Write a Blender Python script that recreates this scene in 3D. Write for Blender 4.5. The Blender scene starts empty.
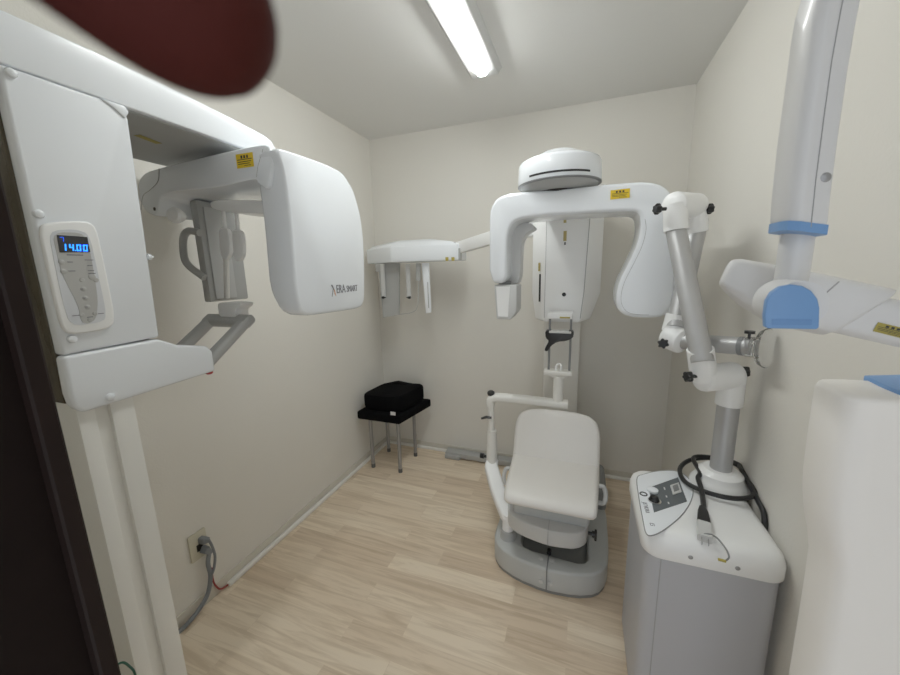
import bpy, bmesh, math, random
from mathutils import Vector, Matrix
random.seed(4)
V = Vector
COL = bpy.context.scene.collection
PI = math.pi

# ------------------------------------------------------------------ camera geometry (solved from the room's vanishing points)
FPX, PITCH, ROLL, YAW, CAMZ = 357.0, 0.1855, -0.025, -0.355, 1.437
XL, XR, YB, CEIL = -1.524, 0.54, 2.495, 2.4
YF = -0.02                                   # inner face of the doorway wall
fw = V((math.sin(YAW)*math.cos(PITCH), math.cos(YAW)*math.cos(PITCH), -math.sin(PITCH)))
rt = V((math.cos(YAW), -math.sin(YAW), 0)); up = rt.cross(fw)
c_, s_ = math.cos(ROLL), math.sin(ROLL)
rt, up = c_*rt + s_*up, -s_*rt + c_*up
EYE = V((0, 0, CAMZ))
def ray(x, y): return fw + rt*((x-450)/FPX) - up*((y-337.5)/FPX)
def aX(x, y, v): d = ray(x, y); return EYE + d*(v/d.x)
def aY(x, y, v): d = ray(x, y); return EYE + d*(v/d.y)
def aZ(x, y, v): d = ray(x, y); return EYE + d*((v-CAMZ)/d.z)
def aD(x, y, v): return EYE + ray(x, y)*v

# ------------------------------------------------------------------ materials
def mat(name, col, rough=.5, metal=0., coat=0., bump=0., bscale=80., var=0., vscale=6., trans=0., emit=None, estr=0., spec=.5, alpha=1., ior=1.45):
    m = bpy.data.materials.new(name); m.use_nodes = True
    nt = m.node_tree; b = nt.nodes['Principled BSDF']
    b.inputs['Base Color'].default_value = (*col, 1)
    b.inputs['Roughness'].default_value = rough; b.inputs['Metallic'].default_value = metal
    b.inputs['Coat Weight'].default_value = coat; b.inputs['Coat Roughness'].default_value = .08
    b.inputs['Specular IOR Level'].default_value = spec
    b.inputs['Transmission Weight'].default_value = trans; b.inputs['IOR'].default_value = ior
    b.inputs['Alpha'].default_value = alpha
    if emit: b.inputs['Emission Color'].default_value = (*emit, 1); b.inputs['Emission Strength'].default_value = estr
    tc = nt.nodes.new('ShaderNodeTexCoord')
    n = nt.nodes.new('ShaderNodeTexNoise'); n.inputs['Scale'].default_value = vscale; n.inputs['Detail'].default_value = 4
    nt.links.new(tc.outputs['Object'], n.inputs['Vector'])
    if var > 0:
        r = nt.nodes.new('ShaderNodeMixRGB'); r.blend_type = 'MIX'
        r.inputs['Color1'].default_value = (*[c*(1-var) for c in col], 1); r.inputs['Color2'].default_value = (*[min(1, c*(1+var)) for c in col], 1)
        nt.links.new(n.outputs['Fac'], r.inputs['Fac']); nt.links.new(r.outputs['Color'], b.inputs['Base Color'])
    if bump > 0:
        n2 = nt.nodes.new('ShaderNodeTexNoise'); n2.inputs['Scale'].default_value = bscale; n2.inputs['Detail'].default_value = 3
        nt.links.new(tc.outputs['Object'], n2.inputs['Vector'])
        bp = nt.nodes.new('ShaderNodeBump'); bp.inputs['Strength'].default_value = bump; bp.inputs['Distance'].default_value = .002
        nt.links.new(n2.outputs['Fac'], bp.inputs['Height']); nt.links.new(bp.outputs['Normal'], b.inputs['Normal'])
    return m

def wood_floor():
    m = bpy.data.materials.new('pale_plank_floor'); m.use_nodes = True
    nt = m.node_tree; b = nt.nodes['Principled BSDF']; N = nt.nodes.new; L = nt.links.new
    tc = N('ShaderNodeTexCoord')
    br = N('ShaderNodeTexBrick'); br.offset = .37; br.offset_frequency = 2
    br.inputs['Scale'].default_value = 1; br.inputs['Brick Width'].default_value = .62; br.inputs['Row Height'].default_value = .094
    br.inputs['Mortar Size'].default_value = .0006; br.inputs['Mortar Smooth'].default_value = .1; br.inputs['Bias'].default_value = 0
    br.inputs['Color1'].default_value = (0, 0, 0, 1); br.inputs['Color2'].default_value = (1, 1, 1, 1); br.inputs['Mortar'].default_value = (.2, .2, .2, 1)
    L(tc.outputs['Object'], br.inputs['Vector'])
    ramp = N('ShaderNodeValToRGB'); e = ramp.color_ramp.elements
    e[0].position = 0; e[0].color = (.68, .54, .395, 1); e[1].position = 1; e[1].color = (.86, .735, .575, 1)
    x = e.new(.5); x.color = (.80, .665, .505, 1)
    L(br.outputs['Color'], ramp.inputs['Fac'])
    mp = N('ShaderNodeMapping'); mp.inputs['Scale'].default_value = (1.4, 20, 1); L(tc.outputs['Object'], mp.inputs['Vector'])
    add = N('ShaderNodeVectorMath'); add.operation = 'ADD'; sc = N('ShaderNodeVectorMath'); sc.operation = 'SCALE'; sc.inputs['Scale'].default_value = 13
    L(br.outputs['Color'], sc.inputs[0]); L(mp.outputs['Vector'], add.inputs[0]); L(sc.outputs[0], add.inputs[1])
    n = N('ShaderNodeTexNoise'); n.inputs['Scale'].default_value = 1.6; n.inputs['Detail'].default_value = 7; n.inputs['Roughness'].default_value = .62; n.inputs['Distortion'].default_value = 1.15
    L(add.outputs[0], n.inputs['Vector'])
    gr = N('ShaderNodeValToRGB'); g = gr.color_ramp.elements
    g[0].position = .36; g[0].color = (.80, .76, .71, 1); g[1].position = .56; g[1].color = (1, 1, 1, 1)
    L(n.outputs['Fac'], gr.inputs['Fac'])
    mx = N('ShaderNodeMixRGB'); mx.blend_type = 'MULTIPLY'; mx.inputs['Fac'].default_value = 1.15
    L(ramp.outputs['Color'], mx.inputs['Color1']); L(gr.outputs['Color'], mx.inputs['Color2']); L(mx.outputs['Color'], b.inputs['Base Color'])
    b.inputs['Roughness'].default_value = .42; b.inputs['Specular IOR Level'].default_value = .35
    return m

WALL = mat('cream_wallpaper', (.765, .742, .688), .75, bump=.35, bscale=140, var=.015, vscale=3)
CEILM = mat('ceiling_paper', (.74, .735, .715), .85, bump=.2, bscale=140)
FLOOR = wood_floor()
BASEB = mat('baseboard_beige', (.64, .605, .53), .5, var=.03)
DUCT = mat('white_duct', (.86, .85, .81), .4, var=.02)
WHITE = mat('glossy_white_shell', (.84, .875, .92), .25, coat=.35, var=.01)
WHITE2 = mat('satin_white_shell', (.88, .885, .885), .36, coat=.15, var=.01)
OFFW = mat('offwhite_enamel', (.80, .79, .75), .4, var=.015)
LGREY = mat('light_grey_plastic', (.58, .585, .58), .42, var=.015)
MGREY = mat('mid_grey_plastic', (.40, .405, .40), .45, var=.02)
DGREY = mat('dark_grey_plastic', (.20, .205, .21), .45, var=.02)
SEAMM = mat('seam_grey', (.36, .36, .36), .6, var=.02)
BASEG = mat('chair_base_grey', (.50, .515, .51), .42, var=.02)
BASED = mat('chair_base_dark', (.24, .245, .24), .5, var=.02)
VINYL = mat('pale_vinyl', (.79, .765, .73), .42, bump=.08, bscale=260, var=.015)
CREAM = mat('cream_moulded_shell', (.93, .90, .86), .5, bump=.06, bscale=180, var=.015)
IOW = mat('warm_grey_white_shell', (.69, .685, .685), .35, coat=.2, var=.01)
BLUE = mat('blue_plastic', (.15, .31, .60), .38, var=.03)
BLUED = mat('blue_plastic_deep', (.12, .26, .53), .42, var=.03)
BLACK = mat('black_plastic', (.012, .012, .013), .35, var=.1)
FABRIC = mat('black_fabric', (.0035, .0035, .004), .9, bump=.5, bscale=300, var=.2, spec=.08)
RUBBER = mat('grey_rubber', (.10, .10, .10), .7, var=.05)
CHROME = mat('bright_metal', (.62, .62, .62), .28, 1., var=.03)
STEEL = mat('grey_tube_metal', (.33, .33, .335), .4, .6, var=.05)
ALU = mat('brushed_aluminium', (.47, .47, .475), .45, .55, var=.03, vscale=30)
CARTB = mat('cart_panel_grey', (.44, .445, .475), .4, var=.015)
YELL = mat('yellow_label', (.80, .55, .02), .5, var=.04)
YELD = mat('dull_yellow_label', (.38, .31, .05), .5, var=.04)
INK = mat('ink', (.03, .03, .03), .6, var=.1)
INKG = mat('grey_ink', (.16, .16, .18), .6, var=.1)
ORANGE = mat('orange_ink', (.62, .26, .08), .6, var=.05)
LCD = mat('display_black', (.006, .007, .012), .12, coat=.5, var=.1)
LED = mat('blue_led', (.02, .2, .9), .4, emit=(.015, .22, 1.0), estr=2.3, var=.01)
LEDD = mat('deep_blue_led', (.01, .05, .6), .4, emit=(.01, .10, .85), estr=1.0, var=.01)
PANEL = mat('panel_silver', (.47, .47, .46), .4, .2, var=.02)
PANELW = mat('panel_pale', (.66, .68, .72), .35, var=.02)
DOORM = mat('dark_brown_door', (.006, .003, .0025), .7, spec=.15, var=.25, vscale=20)
DOORM2 = mat('dark_brown_edge', (.010, .005, .004), .65, spec=.2, var=.25, vscale=20)
DOORREFL = mat('door_reflection_side', (.085, .072, .052), .22, .5, var=.35, vscale=9)  # glossy steel side, the dark door's reflection put into its base colour
CLEAR = mat('clear_acrylic', (1, 1, 1), .03, trans=1., ior=1.14, var=.0)
SKIN = mat('shaded_skin', (.050, .009, .007), .8, spec=.15, bump=.2, bscale=600, var=.15, vscale=60)  # skin colour darkened to carry the shade on the finger at the lens
NAIL = mat('nail', (.24, .09, .07), .3, var=.05)
OUTLETM = mat('outlet_beige', (.58, .55, .44), .4, var=.02)
CABLEG = mat('grey_cable', (.20, .215, .235), .5, var=.05)
CABLER = mat('red_cable', (.30, .04, .04), .5, var=.05)
CABLEN = mat('green_cable', (.02, .10, .07), .5, var=.05)
TUBEL = mat('lamp_diffuser', (1, 1, 1), .5, emit=(.97, 1.0, .97), estr=46.0, var=.005)
LAMPW = mat('lamp_housing', (.66, .67, .67), .45, var=.01)
TAGW = mat('white_tag', (.7, .7, .7), .6, var=.05)

# ------------------------------------------------------------------ mesh helpers
def merge(bm, t):
    me = bpy.data.meshes.new('tmp'); t.to_mesh(me); t.free(); bm.from_mesh(me); bpy.data.meshes.remove(me)
def bevel_all(t, off, seg, ang=25):
    if off <= 0: return
    bmesh.ops.recalc_face_normals(t, faces=t.faces)
    es = [e for e in t.edges if len(e.link_faces) == 2 and e.calc_face_angle(0) > math.radians(ang)]
    if es: bmesh.ops.bevel(t, geom=es, offset=off, segments=seg, profile=.5, affect='EDGES', clamp_overlap=True)
def prism(bm, pts, vec, bevel=0, seg=3, ang=25):
    t = bmesh.new(); vec = V(vec)
    a = [t.verts.new(V(p)) for p in pts]; b = [t.verts.new(V(p)+vec) for p in pts]
    t.faces.new(a); t.faces.new(b[::-1]); n = len(a)
    for i in range(n): t.faces.new((a[i], b[i], b[(i+1) % n], a[(i+1) % n]))
    bevel_all(t, bevel, seg, ang); merge(bm, t)
def box(bm, lo, hi, bevel=0, seg=3):
    x0, y0, z0 = lo; x1, y1, z1 = hi
    prism(bm, [(x0, y0, z0), (x1, y0, z0), (x1, y1, z0), (x0, y1, z0)], (0, 0, z1-z0), bevel, seg)
def loft(bm, rings, cap=True):
    t = bmesh.new(); R = [[t.verts.new(V(p)) for p in r] for r in rings]; n = len(R[0])
    for i in range(len(R)-1):
        for j in range(n): t.faces.new((R[i][j], R[i][(j+1) % n], R[i+1][(j+1) % n], R[i+1][j]))
    if cap: t.faces.new(R[0][::-1]); t.faces.new(R[-1])
    bmesh.ops.recalc_face_normals(t, faces=t.faces); merge(bm, t)
def frames(pts):
    T = []
    for i in range(len(pts)):
        a = pts[max(i-1, 0)]; b = pts[min(i+1, len(pts)-1)]; T.append((b-a).normalized())
    n = T[0].orthogonal().normalized(); F = []
    for i, t in enumerate(T):
        n = (n - t*n.dot(t)).normalized(); F.append((n, t.cross(n)))
    return F
def tube(bm, pts, r, n=14, cap=True):
    pts = [V(p) for p in pts]; F = frames(pts); rings = []
    for i, p in enumerate(pts):
        rr = r[i] if isinstance(r, (list, tuple)) else r
        a, b = F[i]; rings.append([p + a*(rr*math.cos(2*PI*k/n)) + b*(rr*math.sin(2*PI*k/n)) for k in range(n)])
    loft(bm, rings, cap)
def lathe(bm, prof, o, axis, n=28):                # prof: (distance along the axis, radius)
    ax = V(axis).normalized(); a = ax.orthogonal().normalized(); b = ax.cross(a); o = V(o)
    loft(bm, [[o + ax*h + a*(r*math.cos(2*PI*k/n)) + b*(r*math.sin(2*PI*k/n)) for k in range(n)] for h, r in prof])
def spline(pts, k=8, closed=False):
    pts = [V(p) for p in pts]; n = len(pts); out = []
    for i in range(n if closed else n-1):
        if closed: p0, p1, p2, p3 = pts[i-1], pts[i], pts[(i+1) % n], pts[(i+2) % n]
        else: p0, p1, p2, p3 = pts[max(i-1, 0)], pts[i], pts[i+1], pts[min(i+2, n-1)]
        for j in range(k):
            t = j/k; out.append(.5*((2*p1) + (p2-p0)*t + (2*p0-5*p1+4*p2-p3)*t*t + (3*p1-p0-3*p2+p3)*t**3))
    if not closed: out.append(pts[-1])
    return out
def chaikin(pts, it=2, q=.25):
    pts = [V(p) for p in pts]
    for _ in range(it):
        o = []
        for i in range(len(pts)):
            a, b = pts[i], pts[(i+1) % len(pts)]; o += [a.lerp(b, q), a.lerp(b, 1-q)]
        pts = o
    return pts
def rrect(w, h, r, k=5):                            # rounded rectangle outline in 2-D
    r = min(r, w/2*.999, h/2*.999); out = []
    for cx, cy, a0 in ((w/2-r, h/2-r, 0), (-w/2+r, h/2-r, 90), (-w/2+r, -h/2+r, 180), (w/2-r, -h/2+r, 270)):
        for i in range(k+1):
            a = math.radians(a0 + 90*i/k); out.append((cx + r*math.cos(a), cy + r*math.sin(a)))
    return out
def rbar(bm, path, w, h, side, r=.01, k=5):         # a bar of rounded-rectangle section along a path, `side` is the width direction
    path = [V(p) for p in path]; rings = []; side = V(side).normalized()
    for i, p in enumerate(path):
        t = (path[min(i+1, len(path)-1)] - path[max(i-1, 0)]).normalized()
        s = (side - t*side.dot(t)).normalized(); u = s.cross(t)
        ww = w[i] if isinstance(w, (list, tuple)) else w; hh = h[i] if isinstance(h, (list, tuple)) else h
        rings.append([p + s*a + u*b for a, b in rrect(ww, hh, r, k)])
    loft(bm, rings)

ORG = {}
def build(name, bm, m, parent=None, label=None, kind=None, sharp=35):
    o_ = V((0, 0, 0)); p = parent
    while p is not None:
        if p.name in ORG: o_ = ORG[p.name]; break
        p = p.parent
    bmesh.ops.recalc_face_normals(bm, faces=bm.faces)
    for v in bm.verts: v.co -= o_
    me = bpy.data.meshes.new(name); bm.to_mesh(me); bm.free()
    for f in me.polygons: f.use_smooth = True
    me.set_sharp_from_angle(angle=math.radians(sharp))
    me.materials.append(m)
    o = bpy.data.objects.new(name, me); COL.objects.link(o)
    if parent is not None: o.parent = parent
    if label: o['label'] = label
    if kind: o['kind'] = kind
    return o
def thing(name, label, cat, loc, group=None):
    o = bpy.data.objects.new(name, None); o.empty_display_size = .05; COL.objects.link(o); o.location = loc
    o['label'] = label; o['category'] = cat
    if group: o['group'] = group
    ORG[o.name] = V(loc); return o
def tag(o, label, cat, group=None):
    o['label'] = label; o['category'] = cat
    if group: o['group'] = group
    # move the origin to the base of the mesh
    vs = [v.co for v in o.data.vertices]
    c = V(((min(v.x for v in vs)+max(v.x for v in vs))/2, (min(v.y for v in vs)+max(v.y for v in vs))/2, min(v.z for v in vs)))
    o.data.transform(Matrix.Translation(-c)); o.location = c; ORG[o.name] = c
    return o
def NB(): return bmesh.new()
def text_bm(s, size, org, xd, yd, depth=.0006, sx=1.0, align='CENTER', bm=None):
    cu = bpy.data.curves.new('txt', 'FONT'); cu.body = s; cu.size = size; cu.align_x = align; cu.align_y = 'CENTER'; cu.extrude = depth
    ob = bpy.data.objects.new('txt', cu); COL.objects.link(ob)
    dg = bpy.context.evaluated_depsgraph_get(); dg.update()
    me = bpy.data.meshes.new_from_object(ob.evaluated_get(dg))
    bpy.data.objects.remove(ob); bpy.data.curves.remove(cu)
    xd = V(xd).normalized(); yd = V(yd); yd = (yd - xd*yd.dot(xd)).normalized(); zd = xd.cross(yd); org = V(org)
    for v in me.vertices: v.co = org + xd*(v.co.x*sx) + yd*v.co.y + zd*v.co.z
    bm = bm or NB(); bm.from_mesh(me); bpy.data.meshes.remove(me); return bm
def plate(bm, org, xd, yd, w, h, d=.001, r=0., cx=0, cy=0, bevel=0):   # thin plate centred at org (+offset), front along xd x yd
    xd = V(xd).normalized(); yd = V(yd); yd = (yd - xd*yd.dot(xd)).normalized(); zd = xd.cross(yd); org = V(org)
    pts = rrect(w, h, r, 4) if r > 0 else [(w/2, h/2), (-w/2, h/2), (-w/2, -h/2), (w/2, -h/2)]
    prism(bm, [org + xd*(cx+a) + yd*(cy+b) for a, b in pts], zd*d, bevel)
def warning_label(org, xd, yd, w, h, parent, m=YELL):
    xd = V(xd).normalized(); yd = V(yd); yd = (yd-xd*yd.dot(xd)).normalized(); zd = xd.cross(yd); org = V(org)
    b = NB(); plate(b, org, xd, yd, w, h, .0012); l = build('warning_label', b, m, parent, 'yellow warning label')
    b = NB(); q = org + zd*.0012
    plate(b, q, xd, yd, w*.10, h*.22, .0004, cx=-w*.17, cy=h*.26); plate(b, q, xd, yd, w*.10, h*.22, .0004, cx=0, cy=h*.26); plate(b, q, xd, yd, w*.10, h*.22, .0004, cx=w*.17, cy=h*.26)
    plate(b, q, xd, yd, w*.86, h*.05, .0004, cy=h*.08); plate(b, q, xd, yd, w*.8, h*.05, .0004, cx=-w*.03, cy=-h*.08)
    plate(b, q, xd, yd, w*.7, h*.05, .0004, cx=-w*.06, cy=-h*.22); plate(b, q, xd, yd, w*.4, h*.04, .0004, cx=w*.15, cy=-h*.36)
    build('print', b, INK, l); return l

# ------------------------------------------------------------------ room
def struct(name, lo, hi, m, bev=0):
    b = NB(); box(b, lo, hi, bev); return build(name, b, m, kind='structure')
struct('floor', (XL-.1, -.6, -.06), (XR+.1, YB+.1, 0), FLOOR)
struct('ceiling', (XL-.1, -.6, CEIL), (XR+.1, YB+.1, CEIL+.06), CEILM)
struct('wall_left', (XL-.1, -.6, 0), (XL, YB+.1, CEIL), WALL)
struct('wall_right', (XR, -.6, 0), (XR+.1, YB+.1, CEIL), WALL)
struct('wall_back', (XL, YB, 0), (XR, YB+.1, CEIL), WALL)
JX = -.46
JY = JX*-.373
b = NB(); box(b, (XL, YF-.12, 0), (JX-.16, YF+.10, CEIL)); build('wall_front', b, WALL, kind='structure')
b = NB(); box(b, (JX-.16, YF-.12, 2.1), (XR, YF+.0, CEIL)); build('wall_front_lintel', b, WALL, kind='structure')
# dark door jamb at the photographer's left: lining plus a thicker stop on the room side
b = NB(); box(b, (JX-.2, -.5, 0), (JX-.014, JY-.012, 2.1), .002, 1)
j = build('door_1', b, DOORM, kind='structure')
b = NB(); box(b, (JX-.05, .339*-JX, 0), (JX, JY, 2.1), .002, 1)
build('edge_strip', b, DOORM2, j)
struct('baseboard_left', (XL, .12, 0), (XL+.008, YB, .055), BASEB, .002)
struct('baseboard_back', (XL, YB-.008, 0), (XR, YB, .055), BASEB, .002)
struct('baseboard_right', (XR-.008, .02, 0), (XR, YB, .055), BASEB, .002)
b = NB()
y0 = aZ(226, 586, 0).y
for (lo, hi) in (((XL+.008, y0, 0), (XL+.030, YB-.02, .022)),):
    box(b, lo, hi, .006)
build('trim_1', b, DUCT, kind='structure')
b = NB(); box(b, (XL+.03, YB-.030, 0), (XR, YB-.008, .022), .006); build('trim_2', b, DUCT, kind='structure')

# ------------------------------------------------------------------ ceiling light
t = thing('ceiling_light', 'long white ceiling light with a glowing strip diffuser', 'light', (-.49, 1.3, CEIL-.001))
b = NB(); prism(b, [(-.575, .72, CEIL-.002), (-.405, .72, CEIL-.002), (-.425, .72, CEIL-.03), (-.555, .72, CEIL-.03)], (0, 1.20, 0), .004, 2)
build('housing', b, LAMPW, t)
b = NB(); rbar(b, [(-.49, .76, CEIL-.030), (-.49, 1.86, CEIL-.030)], .054, .042, (1, 0, 0), .019, 6)
build('diffuser', b, TUBEL, t)

# ------------------------------------------------------------------ near panoramic machine
PX = -1.0
t = thing('panoramic_xray_machine', 'large white panoramic x-ray machine with blue numeric display, nearest on the left wall', 'x-ray machine', (-1.12, .48, 0))
b = NB()
ya, yb_, yc, yd = .402, aX(97.5, 420, PX-.01).y, aX(113, 420, PX-.01).y, aX(136, 412, PX-.01).y
box(b, (-1.2, ya, 0), (PX-.01, yb_, 1.25), .003, 2); box(b, (-1.19, yb_-.002, 0), (PX-.022, yc+.002, 1.25)); box(b, (-1.2, yc, 0), (PX-.01, yd, 1.25), .003, 2)
build('column', b, OFFW, t)
b = NB(); box(b, (-1.23, aX(66, 388, PX).y+.004, 1.175), (PX-.028, .575, 1.815), .004, 2)
build('back_panel', b, DOORREFL, t, 'glossy side panel with the dark door reflection in its colour')
# side cover (faces the room)
cov = [aX(x, y, PX) for x, y in ((-3, 62), (124, 106), (129, 120), (160, 337), (63, 356))]
b = NB(); prism(b, [p + V((0, 0, 0)) for p in cov], (-.032, 0, 0), .007, 4)
cv = build('side_cover', b, WHITE, t)
b = NB(); p1, p2 = aX(99, 97, PX-.004), aX(125, 108, PX-.004)
lip = [aX(x, y, PX-.002) for x, y in ((98, 98), (123, 106), (128, 113), (124, 119), (112, 108))]
prism(b, lip, (.006, 0, 0), .003, 3); build('lip', b, WHITE, cv)
for px in ((10.5, 73), (38, 214), (71.5, 339)):
    b = NB(); p = aX(*px, PX); lathe(b, [(-.002, .0085), (.003, .0085), (.006, .007), (.0075, .004), (.008, .0005)], p, (1, 0, 0), 18); build('screw_cap', b, WHITE, cv)
# control panel on the cover
bez = chaikin([aX(x, y, PX-.002) for x, y in ((35, 226), (50, 222), (84, 221), (94, 227), (103, 268), (114, 322), (103, 330), (66, 335), (58, 326), (47, 280))], 2, .2)
b = NB(); prism(b, bez, (.011, 0, 0), .0045, 4); cp = build('control_panel', b, WHITE2, t, 'control panel with blue digits')
inn = chaikin([aX(x, y, PX+.0085) for x, y in ((48, 231), (74, 229), (89, 234), (97, 270), (107, 318), (97, 323), (70, 326), (62, 300), (54, 262))], 2, .2)
b = NB(); prism(b, inn, (.0012, 0, 0)); build('panel_face', b, PANELW, cp)
inn = chaikin([aX(x, y, PX+.0096) for x, y in ((52, 232), (86, 233), (92, 262), (98, 300), (96, 319), (88, 324), (81, 322), (78, 305), (62, 275), (57, 255))], 2, .2)
b = NB(); prism(b, inn, (.0008, 0, 0)); build('panel_overlay', b, PANEL, cp)
b = NB(); prism(b, [aX(x, y, PX+.0102) for x, y in ((56.5, 235), (87, 237), (90, 252), (59.5, 252.5))], (.0012, 0, 0)); build('display', b, LCD, cp)
YD, ZD = (0, 1, 0), (0, 0, 1)
c0 = aX(75.3, 248.3, PX+.0116)
hh = (aX(74, 244.2, PX).z - aX(75, 252, PX).z)
SEG = {'0': 'abcdef', '1': 'bc', '4': 'fgbc', '7': 'abc'}
def seven(bm, ch, o, w, h, t_):                    # slanted seven-segment figure, o = lower left, on the cover's plane
    def q(a, b_): return V((o.x, o.y + a + b_*.12, o.z + b_))
    R_ = {'a': (0, h-t_, w, h), 'g': (0, h/2-t_/2, w, h/2+t_/2), 'd': (0, 0, w, t_), 'f': (0, h/2, t_, h), 'b': (w-t_, h/2, w, h), 'e': (0, 0, t_, h/2), 'c': (w-t_, 0, w, h/2)}
    for k in SEG[ch]:
        x0, z0, x1, z1 = R_[k]; g = t_*.12
        prism(bm, [q(x0+g, z0+g), q(x1-g, z0+g), q(x1-g, z1-g), q(x0+g, z1-g)], (.0006, 0, 0))
dA, dB = aX(62.5, 250.6, PX+.0114), aX(88, 250, PX+.0114); Wd = dB.y-dA.y; cw = Wd*.19
for ch, f in (('1', .0), ('4', .25), ('0', .53), ('0', .79)):
    b = NB(); seven(b, ch, V((dA.x, dA.y+Wd*f-(.04*Wd if ch == '1' else 0), dA.z)), cw, hh*.86, cw*.32)
    build('digit', b, LED, cp)
b = NB(); plate(b, (dA.x, dA.y+Wd*.49, dA.z+cw*.12), YD, ZD, cw*.24, cw*.24, .0006); build('decimal_point', b, LED, cp)
b = NB(); sv = aX(59.8, 241.8, PX+.0114); seven(b, '7', sv, cw*.8, hh*.6, cw*.17); build('digit', b, LEDD, cp)
b = NB(); plate(b, aX(75, 255, PX+.0103), YD, ZD, .026, .0022, .0004); build('print', b, INKG, cp)
for px, l in (((61.5, 262), .006), ((63.5, 271.5), .006), ((92, 277), .0075), ((96, 280), .0055), ((82, 280), .005), ((83.5, 289), .006), ((85.5, 298), .006), ((87.5, 307), .006), ((82, 315), .005), ((95, 313.5), .005), ((90, 320), .005)):
    b = NB(); lathe(b, [(0, l*.85), (.0006, l*.85), (.0012, l*.7), (.0013, .0003)], aX(*px, PX+.0102), (1, 0, 0), 14); build('button', b, PANEL, cp)
for px, w in (((70, 262), .009), ((72, 271), .011), ((89, 260), .014), ((90, 265.5), .009), ((91, 270.5), .010), ((92, 273.5), .012), ((76, 315.5), .012), ((101, 313.5), .010), ((90, 317), .010), ((82, 289), .004), ((84.5, 298), .004), ((86.5, 307), .004)):
    b = NB(); plate(b, aX(*px, PX+.0116), YD, ZD, w, .0016, .0004); build('marking', b, INKG, cp)
b = NB(); p = aX(147, 257, PX-.03); tube(b, [p+V((0, -.03, 0)), p, p+V((0, .014, .001))], [.005, .005, .003], 10); lathe(b, [(0, .008), (.007, .008)], p, (0, 1, 0), 12); build('side_knob', b, WHITE, cv)
# lower arm box
low = [aX(x, y, PX+.004) for x, y in ((63, 357), (159, 339), (178, 345), (207, 346), (213, 351), (216, 371), (150, 392), (84, 413), (75, 408), (70, 395))]
b = NB(); prism(b, low, (-.034, 0, 0), .008, 4)
prism(b, [V((p.x-.012, max(p.y, .52), p.z)) for p in low if p.y > .5], (-.22, 0, 0), .010, 4) if 0 else None
box(b, (PX-.235, .50, 1.172), (PX-.006, low[3].y, low[3].z-.004), .012, 4); la = build('lower_arm', b, WHITE, t)
b = NB(); lathe(b, [(-.002, .0085), (.003, .0085), (.006, .007), (.0075, .004), (.008, .0005)], aX(110, 397, PX+.004), (1, 0, 0), 18); build('screw_cap', b, WHITE, la)
b = NB(); p = aX(209, 371, PX-.02); lathe(b, [(-.01, .010), (.006, .010), (.009, .007)], p, (0, 0, -1), 16); build('stop_button', b, mat('red_button', (.4, .02, .02), .4, var=.05), la)
# grip rail with chin rest
p0, p1 = aX(213, 356, -1.03), aX(247, 320, -1.03); q0 = V((-1.19, p0.y, p0.z)); q1 = V((-1.19, p1.y, p1.z))
p0 += (p0-p1)*.3; q0 += (q0-q1)*.3
b = NB(); d = (p1-p0).normalized()
rbar(b, [p0, p1], .040, .030, (1, 0, 0), .011); rbar(b, [q0, q1], .040, .030, (1, 0, 0), .011)
rbar(b, [q1 + V((-.016, 0, 0)) - d*.006, p1 + V((.016, 0, 0)) - d*.006], .045, .031, d, .012)
build('grip_rail', b, MGREY, t)
b = NB(); cx = -1.095; cz = p1.z; cy = p1.y
prism(b, chaikin([V((cx-.045, cy-.012, cz+.008)), V((cx+.03, cy-.012, cz+.008)), V((cx+.035, cy-.012, cz+.035)), V((cx+.06, cy-.012, cz+.048)), V((cx+.06, cy-.012, cz+.058)), V((cx-.045, cy-.012, cz+.058))], 2, .15), (0, .05, 0), .004)
build('chin_rest', b, WHITE2, t)
# overhead arm
zb = aX(127, 107, PX).z; zt = zb + .088
AF = PX-.40
def sec(y, h, crown):
    return [(PX, y, zb), (PX, y, zb+h), (PX-.05, y, zb+h+crown*.45), (PX-.16, y, zb+h+crown), (AF+.10, y, zb+h+crown*.6), (AF, y, zb+h*.5), (AF, y, zb)]
b = NB()
loft(b, [sec(.30, .093, .006), sec(.55, .092, .008), sec(.74, .084, .014), sec(.88, .074, .016), sec(.99, .064, .012), sec(1.02, .055, .010), sec(1.035, .035, .008)])
bmt = NB(); merge(bmt, b); bevel_all(bmt, .005, 3, 35)
oa = build('overhead_arm', bmt, WHITE, t)
b = NB(); box(b, (AF+.012, .32, zb-.004), (PX-.012, 1.015, zb+.004)); us = build('underside_shade', b, MGREY, t, 'arm underside with shade painted in grey')  # thin slab added under the arm, its grey paints the underside shade
u0, u1 = aZ(137, 135, zb-.005), aZ(159, 143.5, zb-.005); ud = (u1-u0).normalized(); um = (u0+u1)/2
b = NB(); plate(b, um, ud, ud.cross(V((0, 0, -1)))*-1, (u1-u0).length, .020, .0006); build('underside_label', b, YELD, us)
# rotating C-arm
YA = .838
b = NB()
beam = chaikin([aY(x, y, YA) for x, y in ((138, 181), (145, 172), (170, 165), (210, 155), (262, 144), (270, 147), (272, 165), (267, 190), (258, 184), (255, 178), (219, 187), (160, 192.5), (157, 217), (146, 212), (138, 198))], 2, .17)
prism(b, beam, (0, .24, 0), .014, 4); ra = build('rotating_arm', b, WHITE, t)
b = NB(); lathe(b, [(0, .095), (.05, .09), (.1, .085)], (-1.13, 1.0, zb-.09), (0, 0, 1), 32); build('hub', b, LGREY, ra)
b = NB(); tube(b, spline([aY(x, y, YA-.0006) for x, y in ((159, 168), (158, 181), (150, 190), (143, 196), (141, 210))], 5), .0009, 6); build('seam', b, SEAMM, ra)
b = NB(); tube(b, spline([aY(x, y, YA-.0004) for x, y in ((263, 149), (261, 156), (258, 166), (256.5, 177))], 4), .0007, 6); build('seam', b, SEAMM, ra)
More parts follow.
